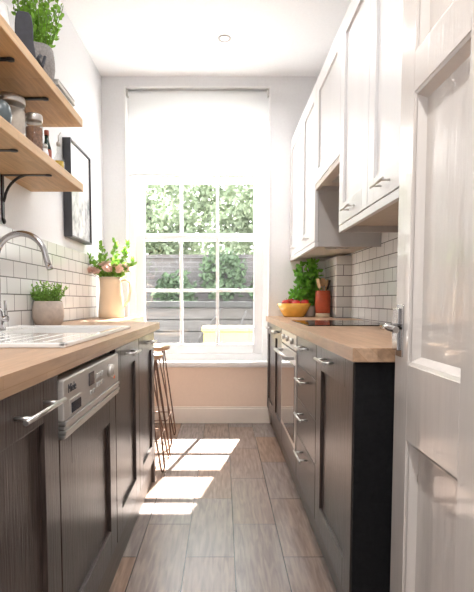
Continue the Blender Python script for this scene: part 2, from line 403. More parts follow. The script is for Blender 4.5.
# dishwasher
dw = thing('dishwasher', 'built-in dishwasher with silver control panel and dark wood door', 'dishwasher', (XL + .012, 1.435, 0))
t = B(); bx(t, XL + .05, XF - .03, 1.138, 1.732, .10, .845); obj('body', t, 'body_black', dw)
d = front_panel('door', 1, XF, 1.137, 1.733, ZB, .70, 'dark', dw, top=.085)
t = B(); bx(t, XF - .03, XF + .012, 1.137, 1.733, .745, .843, .003)
cp = obj('control_panel', t, 'steel', dw)
t = B()
for k in range(4): bx(t, XF - .02, XF + .013 + .003 * (k % 2), 1.137, 1.733, .7025 + .0105 * k, .712 + .0105 * k, .002)
obj('grip_trim', t, 'chrome', dw)
xp = XF + .012
t = B(); bx(t, xp - .001, xp + .002, 1.178, 1.272, .751, .790, .0008); obj('latch_frame', t, 'steel', cp)
t = B(); bx(t, xp + .0015, xp + .0035, 1.186, 1.264, .755, .780); obj('latch_recess', t, 'disp', cp)
t = B(); bx(t, xp - .001, xp + .002, 1.35, 1.405, .792, .828, .0005); obj('display', t, 'disp', cp)
for k in range(3):
    for j in range(2):
        t = B(); bx(t, xp - .001, xp + .004, 1.43 + .028 * k, 1.448 + .028 * k, .775 + .026 * j, .789 + .026 * j, .0015); obj('button', t, 'btn', cp)
for k in range(2):
    t = B(); bx(t, xp - .001, xp + .003, 1.36 + .03 * k, 1.375 + .03 * k, .765, .777, .001); obj('button', t, 'btn', cp)
t = B(); tube(t, [(xp - .001, 1.585, .803), (xp + .016, 1.585, .803)], .021, 28); tube(t, [(xp - .001, 1.585, .803), (xp + .020, 1.585, .803)], .013, 20)
obj('knob', t, 'steel', cp)
t = B(); bx(t, xp - .001, xp + .003, 1.655, 1.669, .765, .775, .001); obj('indicator_lamp', t, 'led', cp)
cu = bpy.data.curves.new('logo_text', 'FONT'); cu.body = 'Miele'; cu.size = .03; cu.extrude = .0006
to = bpy.data.objects.new('logo_tmp', cu); C.objects.link(to)
dg = bpy.context.evaluated_depsgraph_get(); me = bpy.data.meshes.new_from_object(to.evaluated_get(dg)); bpy.data.objects.remove(to)
me.transform(Matrix(((0, 0, 1, 0), (1, 0, 0, 0), (0, 1, 0, 0), (0, 0, 0, 1))))
me.transform(Matrix.Translation(Vector((xp + .0012, 1.165, .808)) - ORG[dw.name]))
me.materials.clear(); me.materials.append(M['ink'])
lo = bpy.data.objects.new('logo', me); C.objects.link(lo); lo.parent = cp

# right run
def rlab(s): return s
base_door_cab(-1, XG, 1.378, 1.925, 'dark wood base cabinet at the near end of the right run', L=.17, hy=1.69)
t = thing('drawer_cabinet', 'dark wood cabinet of four drawers between oven and near right cabinet', 'cabinet', (XR - .012, 2.18, 0))
carcass(-1, XG, 1.927, 2.425, t, XR - .012)
zs = [ZB, .37, .55, .715, ZT]
for k in range(4):
    d = front_panel('drawer', -1, XG, 1.929, 2.423, zs[k] + .0015, zs[k + 1] - .0015, 'dark', t, shaker=False)
    bar_handle(-1, XG, 2.18, zs[k + 1] - (.04 if k == 3 else .045), .17, d)
base_door_cab(-1, XG, 3.032, 3.53, 'dark wood base cabinet between the oven and the corner cabinet')
base_door_cab(-1, XG, 3.532, 4.06, 'dark wood base cabinet in the far right corner below the fruit bowl', back=.838)
ov = thing('built_in_oven', 'stainless steel oven with mirrored glass door under the hob', 'oven', (XR - .012, 2.73, 0))
t = B(); bx(t, XG + .03, XR - .05, 2.435, 3.022, ZB, .855); obj('body', t, 'body_black', ov)
t = B(); bx(t, XG - .004, XG + .03, 2.43, 3.027, .775, .855, .003); cpo = obj('control_panel', t, 'steel', ov)
for k in range(3):
    t = B(); tube(t, [(XG - .022, 2.56 + .17 * k, .817), (XG - .003, 2.56 + .17 * k, .817)], .016, 20); obj('knob', t, 'chrome', cpo)
t = B(); bx(t, XG - .006, XG + .03, 2.43, 3.027, .27, .768, .003); dd = obj('oven_door', t, 'steel', ov)
t = B(); bx(t, XG - .009, XG - .005, 2.465, 2.992, .30, .70, .001); obj('door_glass', t, 'oven', dd)
t = B(); tube(t, [(XG - .05, 2.47, .735), (XG - .05, 2.985, .735)], .010, 16)
for y in (2.50, 2.955): bx(t, XG - .052, XG - .004, y - .009, y + .009, .727, .743, .002)
obj('handle', t, 'chrome', dd)
front_panel('lower_panel', -1, XG, 2.43, 3.027, ZB, .262, 'dark', ov, shaker=False)
ep = B(); bx(ep, XG + .0, XR - .012, 1.356, 1.376, 0, .859, .001); tag(obj('end_panel', ep, 'black'), 'black end panel of the right cabinets next to the open door', 'panel')
pl = B(); bx(pl, .405, .43, 1.378, 4.06, 0, .143); tag(obj('plinth', pl, 'plinth'), 'dark plinth board along the floor under the right cabinets', 'plinth')

# worktops
wt = B(); wx0, hx0, hx1, hy0, hy1 = XL + .010, -.866, -.474, 1.81, 2.226
prism(wt, [(wx0, .3), (-.380, .3), (-.380, hy0), (hx1, hy0), (hx0, hy0), (wx0, hy0)], .86, .90)
prism(wt, [(wx0, hy0), (hx0, hy0), (hx0, hy1), (wx0, hy1)], .86, .90); prism(wt, [(hx1, hy0), (-.380, hy0), (-.380, hy1), (hx1, hy1)], .86, .90)
prism(wt, [(wx0, hy1), (hx0, hy1), (hx1, hy1), (-.380, hy1), (-.380, 2.93), (-.395, 2.95), (-.60, 3.05), (-.66, 3.12), (-.66, D - .002), (wx0, D - .002)], .86, .90)
bmesh.ops.remove_doubles(wt, verts=wt.verts, dist=.0001)
seen = {}
for f in list(wt.faces): seen.setdefault(tuple(sorted(v.index for v in f.verts)) if False else tuple(round(c, 4) for c in f.calc_center_median()), []).append(f)
bmesh.ops.delete(wt, geom=[f for fs in seen.values() if len(fs) > 1 for f in fs], context='FACES_ONLY')
tag(obj('worktop', wt, 'oak'), 'oak worktop with the white sink along the left wall', 'worktop')
wt = B(); prism(wt, [(.357, 1.34), (XR - .010, 1.34), (XR - .010, 3.648), (.840, 3.648), (.840, D - .002), (.357, D - .002)], .86, .90, .002)
tag(obj('worktop', wt, 'oak'), 'oak worktop with the hob along the right wall', 'worktop')

# sink: ceramic drainer and bowl
SX0, SX1, SY0, SY1 = -.965, -.43, 1.33, 2.28
sk = thing('sink', 'white ceramic inset sink with drainer in the left worktop', 'sink', (-.68, 1.8, .90))
def ring_sink():
    b = B(); zt, z0 = .914, .9005
    bx0, bx1, by0, by1 = SX0 + .10, SX1 - .045, 1.811, 2.225
    bx(b, SX0, SX1, SY0, by0, z0, zt - .004, .003)
    bx(b, SX0, bx0, by0, SY1, z0, zt - .004, .003); bx(b, bx1, SX1, by0, SY1, z0, zt - .004, .003); bx(b, bx0, bx1, by1, SY1, z0, zt - .004, .003)
    # raised rim
    for (a, c, e, f) in ((SX0, SX0 + .02, SY0, SY1), (SX1 - .02, SX1, SY0, SY1), (SX0, SX1, SY0, SY0 + .02), (SX0, SX1, SY1 - .02, SY1)):
        bx(b, a, c, e, f, z0 + .003, zt + .001, .004)
    return b, (bx0, bx1, by0, by1)
rbm, bwl = ring_sink(); obj('rim', rbm, 'sink', sk)
t = B()
for k in range(6): bx(t, -.80 + .055 * k, -.788 + .055 * k, 1.42, 1.74, .9085, .9115, .0012)
obj('drainer_ridges', t, 'sink', sk)
t = B(); a, c, e, f = bwl
a, c, e, f = a + .001, c - .001, e + .001, f - .001; hh = .012
bx(t, a + .005, c - .005, e + .015, f - .015, .745, .752); bx(t, a, a + .006, e + .012, f - .012, .745, .909); bx(t, c - .006, c, e + .012, f - .012, .745, .909)
bx(t, a, c, e, e + .012, .745, .909); bx(t, a, c, f - .012, f, .745, .909); obj('bowl', t, 'sink', sk)
for yc_, xc_, r_ in ((2.02, -.655, .03),):
    t = B(); lathe(t, xc_, yc_, [(0, .7525), (r_, .7525), (r_, .755), (0, .755)], 24); obj('drain', t, 'lid', sk)

# tap
tp = thing('kitchen_tap', 'chrome swan-neck tap behind the sink', 'tap', (-.9, 2.0, .905))
t = B(); lathe(t, -.918, 2.0, [(.028, .9012), (.028, .92), (.023, .925), (.023, .985), (.017, .995), (.014, 1.0)], 28); body = obj('tap_body', t, 'tap', tp)
t = B(); pts = [(-.918, 2.0, .99), (-.918, 2.0, 1.18)] + arc((-.818, 2.0, 1.20), .10, PI, .12, 20, (1, 0, 0), (0, 0, 1)) + [(-.713, 2.0, 1.19), (-.705, 2.0, 1.165)]
tube(t, pts, .0125, 18); obj('spout', t, 'tap', tp)
t = B(); tube(t, [(-.705, 2.0, 1.172), (-.701, 2.0, 1.155)], .013, 18); obj('nozzle', t, 'tap', tp)
t = B(); tube(t, [(-.918, 2.0, .955), (-.878, 2.0, .955)], .013, 16); tube(t, [(-.885, 2.0, .955), (-.881, 1.985, 1.03)], .006, 12); obj('lever', t, 'tap', tp)

# hob
hb = thing('induction_hob', 'black glass hob set into the right worktop', 'hob', (.68, 2.8, .90))
t = B(); bx(t, .43, .91, 2.48, 3.08, .9005, .906, .002); obj('glass_top', t, 'hob', hb)
for x_, y_, r_ in ((.56, 2.65, .08), (.78, 2.65, .065), (.56, 2.92, .065), (.78, 2.92, .085)):
    t = B(); lathe(t, x_, y_, [(r_, .9062), (r_, .9066), (r_ + .003, .9066), (r_ + .003, .9062)], 40, False); obj('cooking_zone', t, 'hobm', hb)

# ------------------------------------------------------------------ wall cabinets (right)
XU = .55; ZU0, ZU1 = 1.353, 2.32
def wall_cab(ya, yb, z0, label, splits, L=.10):
    t = thing('wall_cabinet', label, 'cabinet', (XR - .002, (ya + yb) / 2, z0))
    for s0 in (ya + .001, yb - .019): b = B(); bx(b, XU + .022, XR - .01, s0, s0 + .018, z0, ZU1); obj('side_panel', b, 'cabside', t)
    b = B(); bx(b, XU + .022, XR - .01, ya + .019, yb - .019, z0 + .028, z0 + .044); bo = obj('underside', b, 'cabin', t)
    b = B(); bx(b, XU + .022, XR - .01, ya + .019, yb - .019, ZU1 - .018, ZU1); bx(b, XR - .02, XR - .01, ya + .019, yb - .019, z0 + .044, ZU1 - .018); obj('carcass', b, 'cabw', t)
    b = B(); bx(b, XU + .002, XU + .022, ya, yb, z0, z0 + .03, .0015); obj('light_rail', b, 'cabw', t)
    ys = [ya] + splits + [yb]
    for p, q in zip(ys, ys[1:]):
        d = front_panel('door', -1, XU, p + .0015, q - .0015, z0 + .033, ZU1, 'cabw', t, st=.075, top=.09, bot=.09)
        bar_handle(-1, XU, 1.69 if p < 1.5 else (p + q) / 2, z0 + .075, L, d, out=.03, r=.005)
    return t
c1 = wall_cab(1.30, 2.36, ZU0, 'white double wall cabinet nearest the open door on the right', [1.90], L=.13)
c2 = wall_cab(2.362, 2.968, 1.685, 'short white wall cabinet above the hob', [], L=.0001) if False else None
t = thing('wall_cabinet', 'short white wall cabinet housing the extractor above the hob', 'cabinet', (XR - .002, 2.66, 1.685))
for s0 in (2.363, 2.949): b = B(); bx(b, XU + .022, XR - .01, s0, s0 + .018, 1.685, ZU1); obj('side_panel', b, 'cabside', t)
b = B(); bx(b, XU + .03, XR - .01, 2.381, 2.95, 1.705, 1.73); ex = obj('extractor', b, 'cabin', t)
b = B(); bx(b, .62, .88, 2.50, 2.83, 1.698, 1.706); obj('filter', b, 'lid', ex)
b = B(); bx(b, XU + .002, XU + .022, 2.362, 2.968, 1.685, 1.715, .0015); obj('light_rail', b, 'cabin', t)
front_panel('door', -1, XU, 2.3635, 2.9665, 1.718, ZU1, 'cabw', t, st=.075, top=.09, bot=.075)
c3 = wall_cab(2.97, D - .002, ZU0, 'white double wall cabinet in the far right corner above the basil', [3.47], L=.10)
# undercabinet lights
for i, (x_, y_, lb) in enumerate(((.78, 1.95, 'round under-cabinet light beneath the near wall cabinet'), (.72, 3.3, 'round under-cabinet light beneath the far wall cabinet'))):
    t = thing('under_cabinet_light', lb, 'light', (x_, y_, ZU0 + .02))
    q = B(); lathe(q, x_, y_, [(0, 1.380), (.036, 1.380), (.036, 1.371), (.030, 1.369), (0, 1.369)], 28); obj('housing', q, 'lid', t)
    q = B(); tube(q, [(x_ + .03, y_, 1.378), (x_ + .12, y_ + .01, 1.377)], .003, 8); obj('cable', q, 'china', t)

# ------------------------------------------------------------------ open panelled door (stands open at right)
DX = .46
dr = thing('door_leaf', 'white gloss panelled door standing open at the right foreground', 'door', (DX + .02, .485, 0))
DY0, DY1, DZ = .485, 1.303, 2.02
t = B()
yst = [(DY0, DY0 + .09), (DY0 + .36, DY0 + .458), (DY1 - .09, DY1)]
rails = [(.01, .21), (.68, .87), (1.53, 1.625), (1.92, DZ)]
for y0_, y1_ in yst: bx(t, DX, DX + .04, y0_, y1_, .01, DZ, .0015)
for z0_, z1_ in rails:
    for (ya_, yb_) in ((yst[0][1], yst[1][0]), (yst[1][1], yst[2][0])): bx(t, DX, DX + .04, ya_, yb_, z0_, z1_, .001)
lf = obj('frame', t, 'doorp', dr)
for (ya_, yb_) in ((yst[0][1], yst[1][0]), (yst[1][1], yst[2][0])):
    for (za_, zb_) in ((.21, .68), (.87, 1.53), (1.625, 1.92)):
        t = B(); bx(t, DX + .024, DX + .034, ya_ - .002, yb_ + .002, za_ - .002, zb_ + .002)
        # moulding: bevelled strips round the recess
        def strip(p, q, inn):
            pass
        w_ = .022
        o_ = [(ya_, za_), (yb_, za_), (yb_, zb_), (ya_, zb_)]; i_ = [(ya_ + w_, za_ + w_), (yb_ - w_, za_ + w_), (yb_ - w_, zb_ - w_), (ya_ + w_, zb_ - w_)]
        m_ = [(ya_ + .008, za_ + .008), (yb_ - .008, za_ + .008), (yb_ - .008, zb_ - .008), (ya_ + .008, zb_ - .008)]
        for k in range(4):
            j = (k + 1) % 4
            for (A1, A2, xa, xb2) in ((o_, m_, DX + .002, DX + .005), (m_, i_, DX + .006, DX + .024)):
                vs = [t.verts.new((xa, *A1[k])), t.verts.new((xa, *A1[j])), t.verts.new((xb2, *A2[j])), t.verts.new((xb2, *A2[k]))]
                t.faces.new(vs)
        obj('panel', t, 'doorp', dr)
t = B(); bx(t, DX - .004, DX + .0005, 1.245, 1.29, .885, 1.02, .0015); bx(t, DX - .010, DX - .003, 1.262, 1.302, .90, 1.01, .002); pt = obj('lock_plate', t, 'tap', dr)
t = B(); tube(t, [(DX - .003, 1.268, .962), (DX - .045, 1.268, .962)], .009, 14); tube(t, [(DX - .045, 1.272, .962), (DX - .048, 1.235, .963), (DX - .046, 1.17, .960)], .008, 14); obj('lever_handle', t, 'tap', pt)

# ------------------------------------------------------------------ shelves
def shelf(z, xf, lab):
    t = B(); bx(t, XL + .001, xf, 1.0, 2.55, z, z + .038, .002); return tag(obj('wall_shelf', t, 'shelf'), lab, 'shelf')
shelf(1.908, -.712, 'upper thick oak shelf on the left wall')
shelf(1.585, -.714, 'lower thick oak shelf on the left wall above the tap')
def bracket(y, z, lab):
    t = B(); x0 = XL + .002
    bx(t, x0, x0 + .006, y - .012, y + .012, z - .205, z - .001, .001); bx(t, x0, x0 + .21, y - .010, y + .010, z - .007, z - .001, .001)
    lathe(t, x0 + .208, y, [(.0, z - .008), (.015, z - .008), (.015, z - .002), (0, z - .002)], 16)
    ellipsoid(t, (x0 + .006, y, z - .205), (.007, .014, .014), 2)
    tube(t, [(x0 + .006, y, z - .12)] + arc((x0 + .135, y, z - .125), .125, PI * .95, PI * .5, 10, (1, 0, 0), (0, 0, 1))[0:] , .006, 10)
    return tag(obj('shelf_bracket', t, 'iron'), lab, 'bracket')
bracket(2.21, 1.588, 'black iron bracket with curved brace under lower shelf, above the tap')
bracket(1.85, 1.588, 'black iron bracket under lower shelf at the left edge')
bracket(2.19, 1.908, 'black iron bracket under upper shelf behind the storage jars')
bracket(1.84, 1.908, 'black iron bracket under upper shelf at the left edge')

# ------------------------------------------------------------------ picture
pf = thing('picture_frame', 'dark framed misty landscape print on the left wall', 'picture', (XL + .001, 3.21, 1.43))
PY0, PY1, PZ0, PZ1, PX = 3.06, 3.52, 1.425, 2.025, XL + .052
t = B()
for a in ((PY0, PY0 + .011, PZ0, PZ1), (PY1 - .011, PY1, PZ0, PZ1), (PY0 + .011, PY1 - .011, PZ0, PZ0 + .011), (PY0 + .011, PY1 - .011, PZ1 - .011, PZ1)):
    bx(t, XL + .001, PX, a[0], a[1], a[2], a[3], .001)
obj('frame', t, 'pframe', pf)
t = B(); bx(t, XL + .036, XL + .040, PY0 + .011, PY1 - .011, PZ0 + .011, PZ1 - .011)
po = obj('print', t, 'art', pf)
# the art shader reads object z; give it world height
nt = M['art'].node_tree
for nd in nt.nodes:
    if nd.type == 'MAP_RANGE': nd.inputs['From Min'].default_value = PZ0 - 1.43; nd.inputs['From Max'].default_value = PZ1 - 1.43

# ------------------------------------------------------------------ plants and crockery
def pot_thing(name, label, cat, x, y, z): return thing(name, label, cat, (x, y, z))
# thyme in concrete pot
x, y, z = -.898, 2.52, .9005
tp_ = pot_thing('potted_thyme', 'small green herb in a rounded concrete pot by the sink', 'plant', x, y, z)
t = B(); lathe(t, x, y, [(0, z), (.055, z), (.068, z + .012), (.078, z + .045), (.078, z + .08), (.070, z + .125), (.064, z + .127), (.064, z + .11), (0, z + .108)], 36); obj('pot', t, 'concrete', tp_)
t = B(); ellipsoid(t, (x, y, z + .107), (.062, .062, .008), 2); obj('soil', t, 'soil', tp_)
t = B(); s_ = B()
for i in range(75):
    a = random.uniform(0, 2 * PI); r = .055 * math.sqrt(random.random()); p = Vector((x + r * math.cos(a), y + r * math.sin(a), z + .11))
    d = Vector((math.cos(a) * random.uniform(0, .7), math.sin(a) * random.uniform(0, .7), 1)).normalized(); L = random.uniform(.04, .115)
    e = p + d * L; tube(s_, [p, (p + e) / 2 + Vector((0, 0, .004)), e], .0012, 5)
    for k in range(16):
        q = p.lerp(e, .15 + .85 * k / 15); dd_ = Vector((random.uniform(-1, 1), random.uniform(-1, 1), random.uniform(0, 1))); leaf(t, q, dd_, random.uniform(.010, .018), .008)
obj('stems', s_, 'stem', tp_); obj('foliage', t, 'thyme', tp_)

# plant on top shelf
x, y, z = -.80, 2.17, 1.947
tp_ = pot_thing('potted_herb', 'bushy light green plant in grey felt pot on the upper shelf', 'plant', x, y, z)
t = B(); lathe(t, x, y, [(0, z), (.058, z), (.070, z + .03), (.078, z + .07), (.078, z + .11), (.071, z + .155), (.066, z + .155), (.066, z + .12), (0, z + .118)], 36)
for v in t.verts:
    a = math.atan2(v.co.y - y, v.co.x - x); k = 1 + .035 * math.sin(a * 5 + v.co.z * 20); v.co.x = x + (v.co.x - x) * k; v.co.y = y + (v.co.y - y) * k
obj('pot', t, 'felt', tp_)
t = B(); tube(t, [(x + .04, y - .062, z + .10), (x + .035, y - .078, z + .08), (x + .05, y - .07, z + .05), (x + .055, y - .05, z + .10)], .007, 8); obj('tie', t, 'slate', tp_)
t = B(); s_ = B()
for i in range(70):
    a = random.uniform(0, 2 * PI); r = .05 * math.sqrt(random.random()); p = Vector((x + r * math.cos(a), y + r * math.sin(a), z + .12))
    d = Vector((math.cos(a) * random.uniform(-.1, .42), math.sin(a) * random.uniform(0, .45), 1)).normalized(); L = random.uniform(.1, .34)
    e = p + d * L; tube(s_, [p, (p + e) / 2 + Vector((0, 0, .01)), e], .0015, 5)
    for k in range(13):
        q = p.lerp(e, .1 + .9 * k / 12); leaf(t, q, (random.uniform(-1, 1), random.uniform(-1, 1), random.uniform(-.2, .8)), random.uniform(.018, .032), .017)
obj('stems', s_, 'stem', tp_); obj('foliage', t, 'mint', tp_)

# charcoal board leaning
t = B(); pts = []
for i in range(24):
    a = 2 * PI * i / 24; cx_, sy_ = math.cos(a), math.sin(a)
    pts.append((.038 * (abs(cx_) ** .45) * (1 if cx_ > 0 else -1) * (1.12 if sy_ < 0 else .9), .108 + .108 * (abs(sy_) ** .55) * (1 if sy_ > 0 else -1)))
prism(t, pts, -.011, .011, .004)
rot = Matrix.Translation((-.79, 2.02, 1.9478)) @ Matrix.Rotation(math.radians(20), 4, 'Z') @ Matrix.Rotation(math.radians(90 + 4), 4, 'X')
bmesh.ops.transform(t, matrix=rot, verts=t.verts)
tag(obj('serving_board', t, 'slate'), 'charcoal slab with rounded top standing beside the grey plant pot', 'board')
# white jug at upper left
x, y, z = -.815, 1.83, 1.947
t = B(); lathe(t, x, y, [(0, z), (.030, z), (.043, z + .03), (.046, z + .08), (.040, z + .14), (.036, z + .14), (.041, z + .08), (.038, z + .03), (0, z + .01)], 32)
tag(obj('white_pot', t, 'china'), 'white rounded ceramic pot at the left edge of the upper shelf', 'pot')
# books
zz = 1.9472
for i, (h_, cov, x0_, x1_, ya_, yb_, lab) in enumerate(((.026, 'cover3', -.93, -.745, 2.26, 2.49, 'bottom book of the stack on the upper shelf, brown cover'), (.022, 'cover2', -.925, -.74, 2.265, 2.50, 'middle sage green book of the stack on the upper shelf'), (.024, 'cover1', -.93, -.735, 2.26, 2.505, 'top white book of the stack on the upper shelf'))):
    bk = thing('book', lab, 'book', (-.85, 2.38, zz), 'books stacked on the upper shelf')
    t = B(); bx(t, x0_, x1_, ya_, yb_, zz, zz + .003, .0008); bx(t, x0_, x1_, ya_, yb_, zz + h_ - .003, zz + h_, .0008); bx(t, x0_, x0_ + .004, ya_, yb_, zz + .003, zz + h_ - .003); obj('cover', t, cov, bk)
    t = B(); bx(t, x0_ + .004, x1_ - .004, ya_ + .004, yb_ - .004, zz + .003, zz + h_ - .003); obj('pages', t, 'pages', bk)
    zz += h_ + .0003

# lower shelf jars
def storage_jar(x, y, r, h, fill, fm, lab, name='storage_jar'):
    z = 1.6262; j = thing(name, lab, 'jar', (x, y, z), 'glass storage jars on the lower shelf')
    t = B(); lathe(t, x, y, [(0, z), (r * .96, z), (r, z + .008), (r, z + h - .04), (r * .93, z + h - .026)], 36, False)
    obj('glass', t, 'jar', j)
    t = B(); lathe(t, x, y, [(0, z + .004), (r * .93, z + .004), (r * .93, z + fill), (0, z + fill + .004)], 32, False); obj('contents', t, fm, j)
    t = B(); lathe(t, x, y, [(0, z + h - .030), (r * .97, z + h - .030), (r * 1.0, z + h - .026), (r * 1.0, z + h - .006), (r * .95, z + h), (0, z + h)], 36); obj('lid', t, 'lid', j)
storage_jar(-.86, 2.03, .060, .22, .17, 'flour', 'large glass jar of pale grain with metal lid on the lower shelf')
storage_jar(-.895, 1.88, .055, .25, .2, 'flour', 'tall glass jar with metal lid at the left edge of lower shelf')
storage_jar(-.80, 2.125, .036, .185, .13, 'brown', 'small glass jar half full of brown grains on the lower shelf')
x, y, z = -.775, 1.745, 1.6262
t = B(); lathe(t, x, y, [(0, z), (.022, z), (.036, z + .02), (.040, z + .05), (.036, z + .075), (.026, z + .090), (.022, z + .090), (.032, z + .07), (.034, z + .04), (0, z + .02)], 32)
tag(obj('stoneware_pot', t, 'bluegrey'), 'blue-grey stoneware pot in front of the large jar, left frame edge', 'pot')
x, y = -.785, 2.205
sh = thing('salt_shaker', 'small white shaker between the brown-grain jar and the dark bottle', 'shaker', (x, y, z))
t = B(); lathe(t, x, y, [(0, z), (.016, z), (.017, z + .05), (.012, z + .07)], 24); obj('body', t, 'china', sh)
t = B(); lathe(t, x, y, [(.0125, z + .07), (.0125, z + .085), (.006, z + .092), (0, z + .092)], 24); obj('cap', t, 'lid', sh)
x, y = -.80, 2.275
bo = thing('sauce_bottle', 'small dark bottle with red label on the lower shelf', 'bottle', (x, y, z))
t = B(); lathe(t, x, y, [(0, z), (.019, z), (.020, z + .01), (.020, z + .09), (.010, z + .125), (.009, z + .155)], 28); obj('glass', t, 'botl', bo)
t = B(); lathe(t, x, y, [(.0205, z + .03), (.0205, z + .085)], 28, False); obj('label', t, 'red_l', bo)
t = B(); lathe(t, x, y, [(.0105, z + .15), (.0105, z + .172), (0, z + .173)], 20); obj('cap', t, 'red_l', bo)
x, y = -.775, 2.36
bo = thing('oil_cruet', 'clear glass cruet of yellow oil near the far end of the lower shelf', 'bottle', (x, y, z))
t = B(); lathe(t, x, y, [(0, z), (.025, z), (.027, z + .01), (.026, z + .06), (.009, z + .10), (.008, z + .135)], 28, False); obj('glass', t, 'jar', bo)
t = B(); lathe(t, x, y, [(0, z + .003), (.023, z + .003), (.024, z + .01), (.023, z + .058), (0, z + .058)], 28, False); obj('oil', t, 'oil', bo)
t = B(); lathe(t, x, y, [(.009, z + .13), (.009, z + .145), (.004, z + .15)], 20); tube(t, [(x, y, z + .145), (x, y, z + .175), (x + .012, y, z + .192)], .003, 8); obj('spout', t, 'lid', bo)

# jug with flowers
x, y, z = -.822, 3.62, .9005
jg = thing('ceramic_jug', 'tall cream jug holding pink flowers on the left worktop', 'jug', (x, y, z))
t = B(); lathe(t, x, y, [(0, z), (.088, z), (.095, z + .006), (.094, z + .05), (.080, z + .20), (.072, z + .27), (.074, z + .30), (.070, z + .30), (.067, z + .27), (.075, z + .20), (.088, z + .05), (0, z + .012)], 40)
for v in t.verts:
    if v.co.z > z + .26 and v.co.x < x - .06: v.co.x -= .012
obj('body', t, 'cream_c', jg)
t = B(); tube(t, [(x + .069, y, z + .275), (x + .11, y, z + .285), (x + .135, y, z + .26), (x + .140, y, z + .20), (x + .125, y, z + .13), (x + .090, y, z + .085)], .009, 12); obj('handle', t, 'cream_c', jg)
def sprig(dx, dy, L, lab):
    s_ = thing('leafy_sprig', lab, 'foliage', (x, y, z + .05), 'sprigs in the cream jug')
    p = Vector((x + dx * .012, y + dy * .012, z + .03)); m1 = Vector((x + dx * .05, y + dy * .05, z + .30)); e = Vector((x + dx * .155, y + dy * .155, z + .30 + L))
    t = B(); tube(t, [p, m1, (m1 + e) / 2 + Vector((dx * .01, dy * .01, .01)), e], .002, 6); obj('stem', t, 'stem', s_)
    t = B()
    for k in range(44):
        q = m1.lerp(e, .95 * k / 43) + Vector((random.uniform(-.012, .012),) * 1 + (random.uniform(-.012, .012), 0)); leaf(t, q, (random.uniform(-1, 1), random.uniform(-1, 1), random.uniform(-.2, .9)), random.uniform(.03, .05), .024)
    for k in range(3): leaf(t, e, (random.uniform(-.5, .5), random.uniform(-.5, .5), 1), .05, .022)
    obj('leaves', t, 'sprig', s_)
for dx, dy, L, lab in ((-.95, -.2, .13, 'leafy sprig leaning furthest left in the cream jug'), (-.35, -.3, .22, 'leafy sprig rising left of centre in the cream jug'), (.15, .2, .25, 'tallest leafy sprig at the middle of the cream jug'),
                       (.75, .1, .23, 'leafy sprig rising right of centre in the cream jug'), (1.1, -.3, .10, 'leafy sprig drooping over the handle side of the cream jug'), (-.6, .5, .14, 'leafy sprig at the back left of the cream jug'), (.4, -.8, .12, 'leafy sprig at the front of the cream jug')):
    sprig(dx, dy, L, lab)
def peony(cx, cy, cz, R, lab):
    f = thing('pink_flower', lab, 'flower', (cx, cy, cz), 'pink flowers in the cream jug')
    t = B(); tube(t, [(x + (cx - x) * .1, y + (cy - y) * .1, z + .04), (x + (cx - x) * .5, y + (cy - y) * .5, z + .28), (cx, cy, cz - R * .4)], .0025, 6); obj('stem', t, 'stem', f)
    t = B()
    for ring, (n_, el, s_) in enumerate(((9, .1, 1), (8, .5, .85), (7, .9, .65), (5, 1.3, .5))):
        for k in range(n_):
            a = 2 * PI * k / n_ + ring * .4; d = Vector((math.cos(a) * math.cos(el), math.sin(a) * math.cos(el), math.sin(el)))
            leaf(t, Vector((cx, cy, cz - R * .35)) + d * R * .1, d, R * s_ * 1.15, R * s_ * .9, .35)
    obj('leaves_petals'.replace('leaves_', ''), t, 'petal', f)
peony(x - .135, y - .03, z + .36, .055, 'small pink flower hanging at the left of the jug')
peony(x + .03, y - .07, z + .375, .066, 'large pale pink flower at the front centre of the jug')
peony(x + .085, y - .02, z + .378, .062, 'pink flower at the right of the jug above the handle')
peony(x - .02, y - .02, z + .40, .055, 'pale pink flower behind the front centre bloom of the jug')

# fruit bowl
x, y, z = .565, 3.90, .9005
t = B(); lathe(t, x, y, [(0, z + .002), (.075, z), (.083, z + .006), (.110, z + .05), (.135, z + .105), (.130, z + .107), (.104, z + .052), (.075, z + .014), (0, z + .010)], 48)
tag(obj('fruit_bowl', t, 'orange'), 'orange glazed bowl of red fruit in the far right corner', 'bowl')
for i, (ax, ay, az, lab) in enumerate(((-.070, -.045, .092, 'red apple at the left front of the orange bowl'), (.006, -.065, .088, 'red apple at the front middle of the orange bowl'), (.078, -.03, .094, 'red apple at the right of the orange bowl, nearest the basil'), (-.025, .03, .100, 'red apple at the back of the orange bowl'), (.05, .055, .098, 'red apple at the back right of the orange bowl'))):
    a = thing('apple', lab, 'fruit', (x + ax, y + ay, z + az + .012), 'red apples in the orange bowl')
    t = B(); c = (x + ax, y + ay); zc = z + az + .012; R = .036
    lathe(t, c[0], c[1], [(0, zc - R * .8), (R * .35, zc - R * .95), (R * .8, zc - R * .55), (R, zc + R * .1), (R * .85, zc + R * .65), (R * .4, zc + R * .92), (R * .12, zc + R * .8), (0, zc + R * .68)], 24); obj('flesh', t, 'apple', a)
    t = B(); tube(t, [(c[0], c[1], zc + R * .65), (c[0] + .004, c[1], zc + R * 1.25)], .0015, 6); obj('stalk', t, 'bark', a)

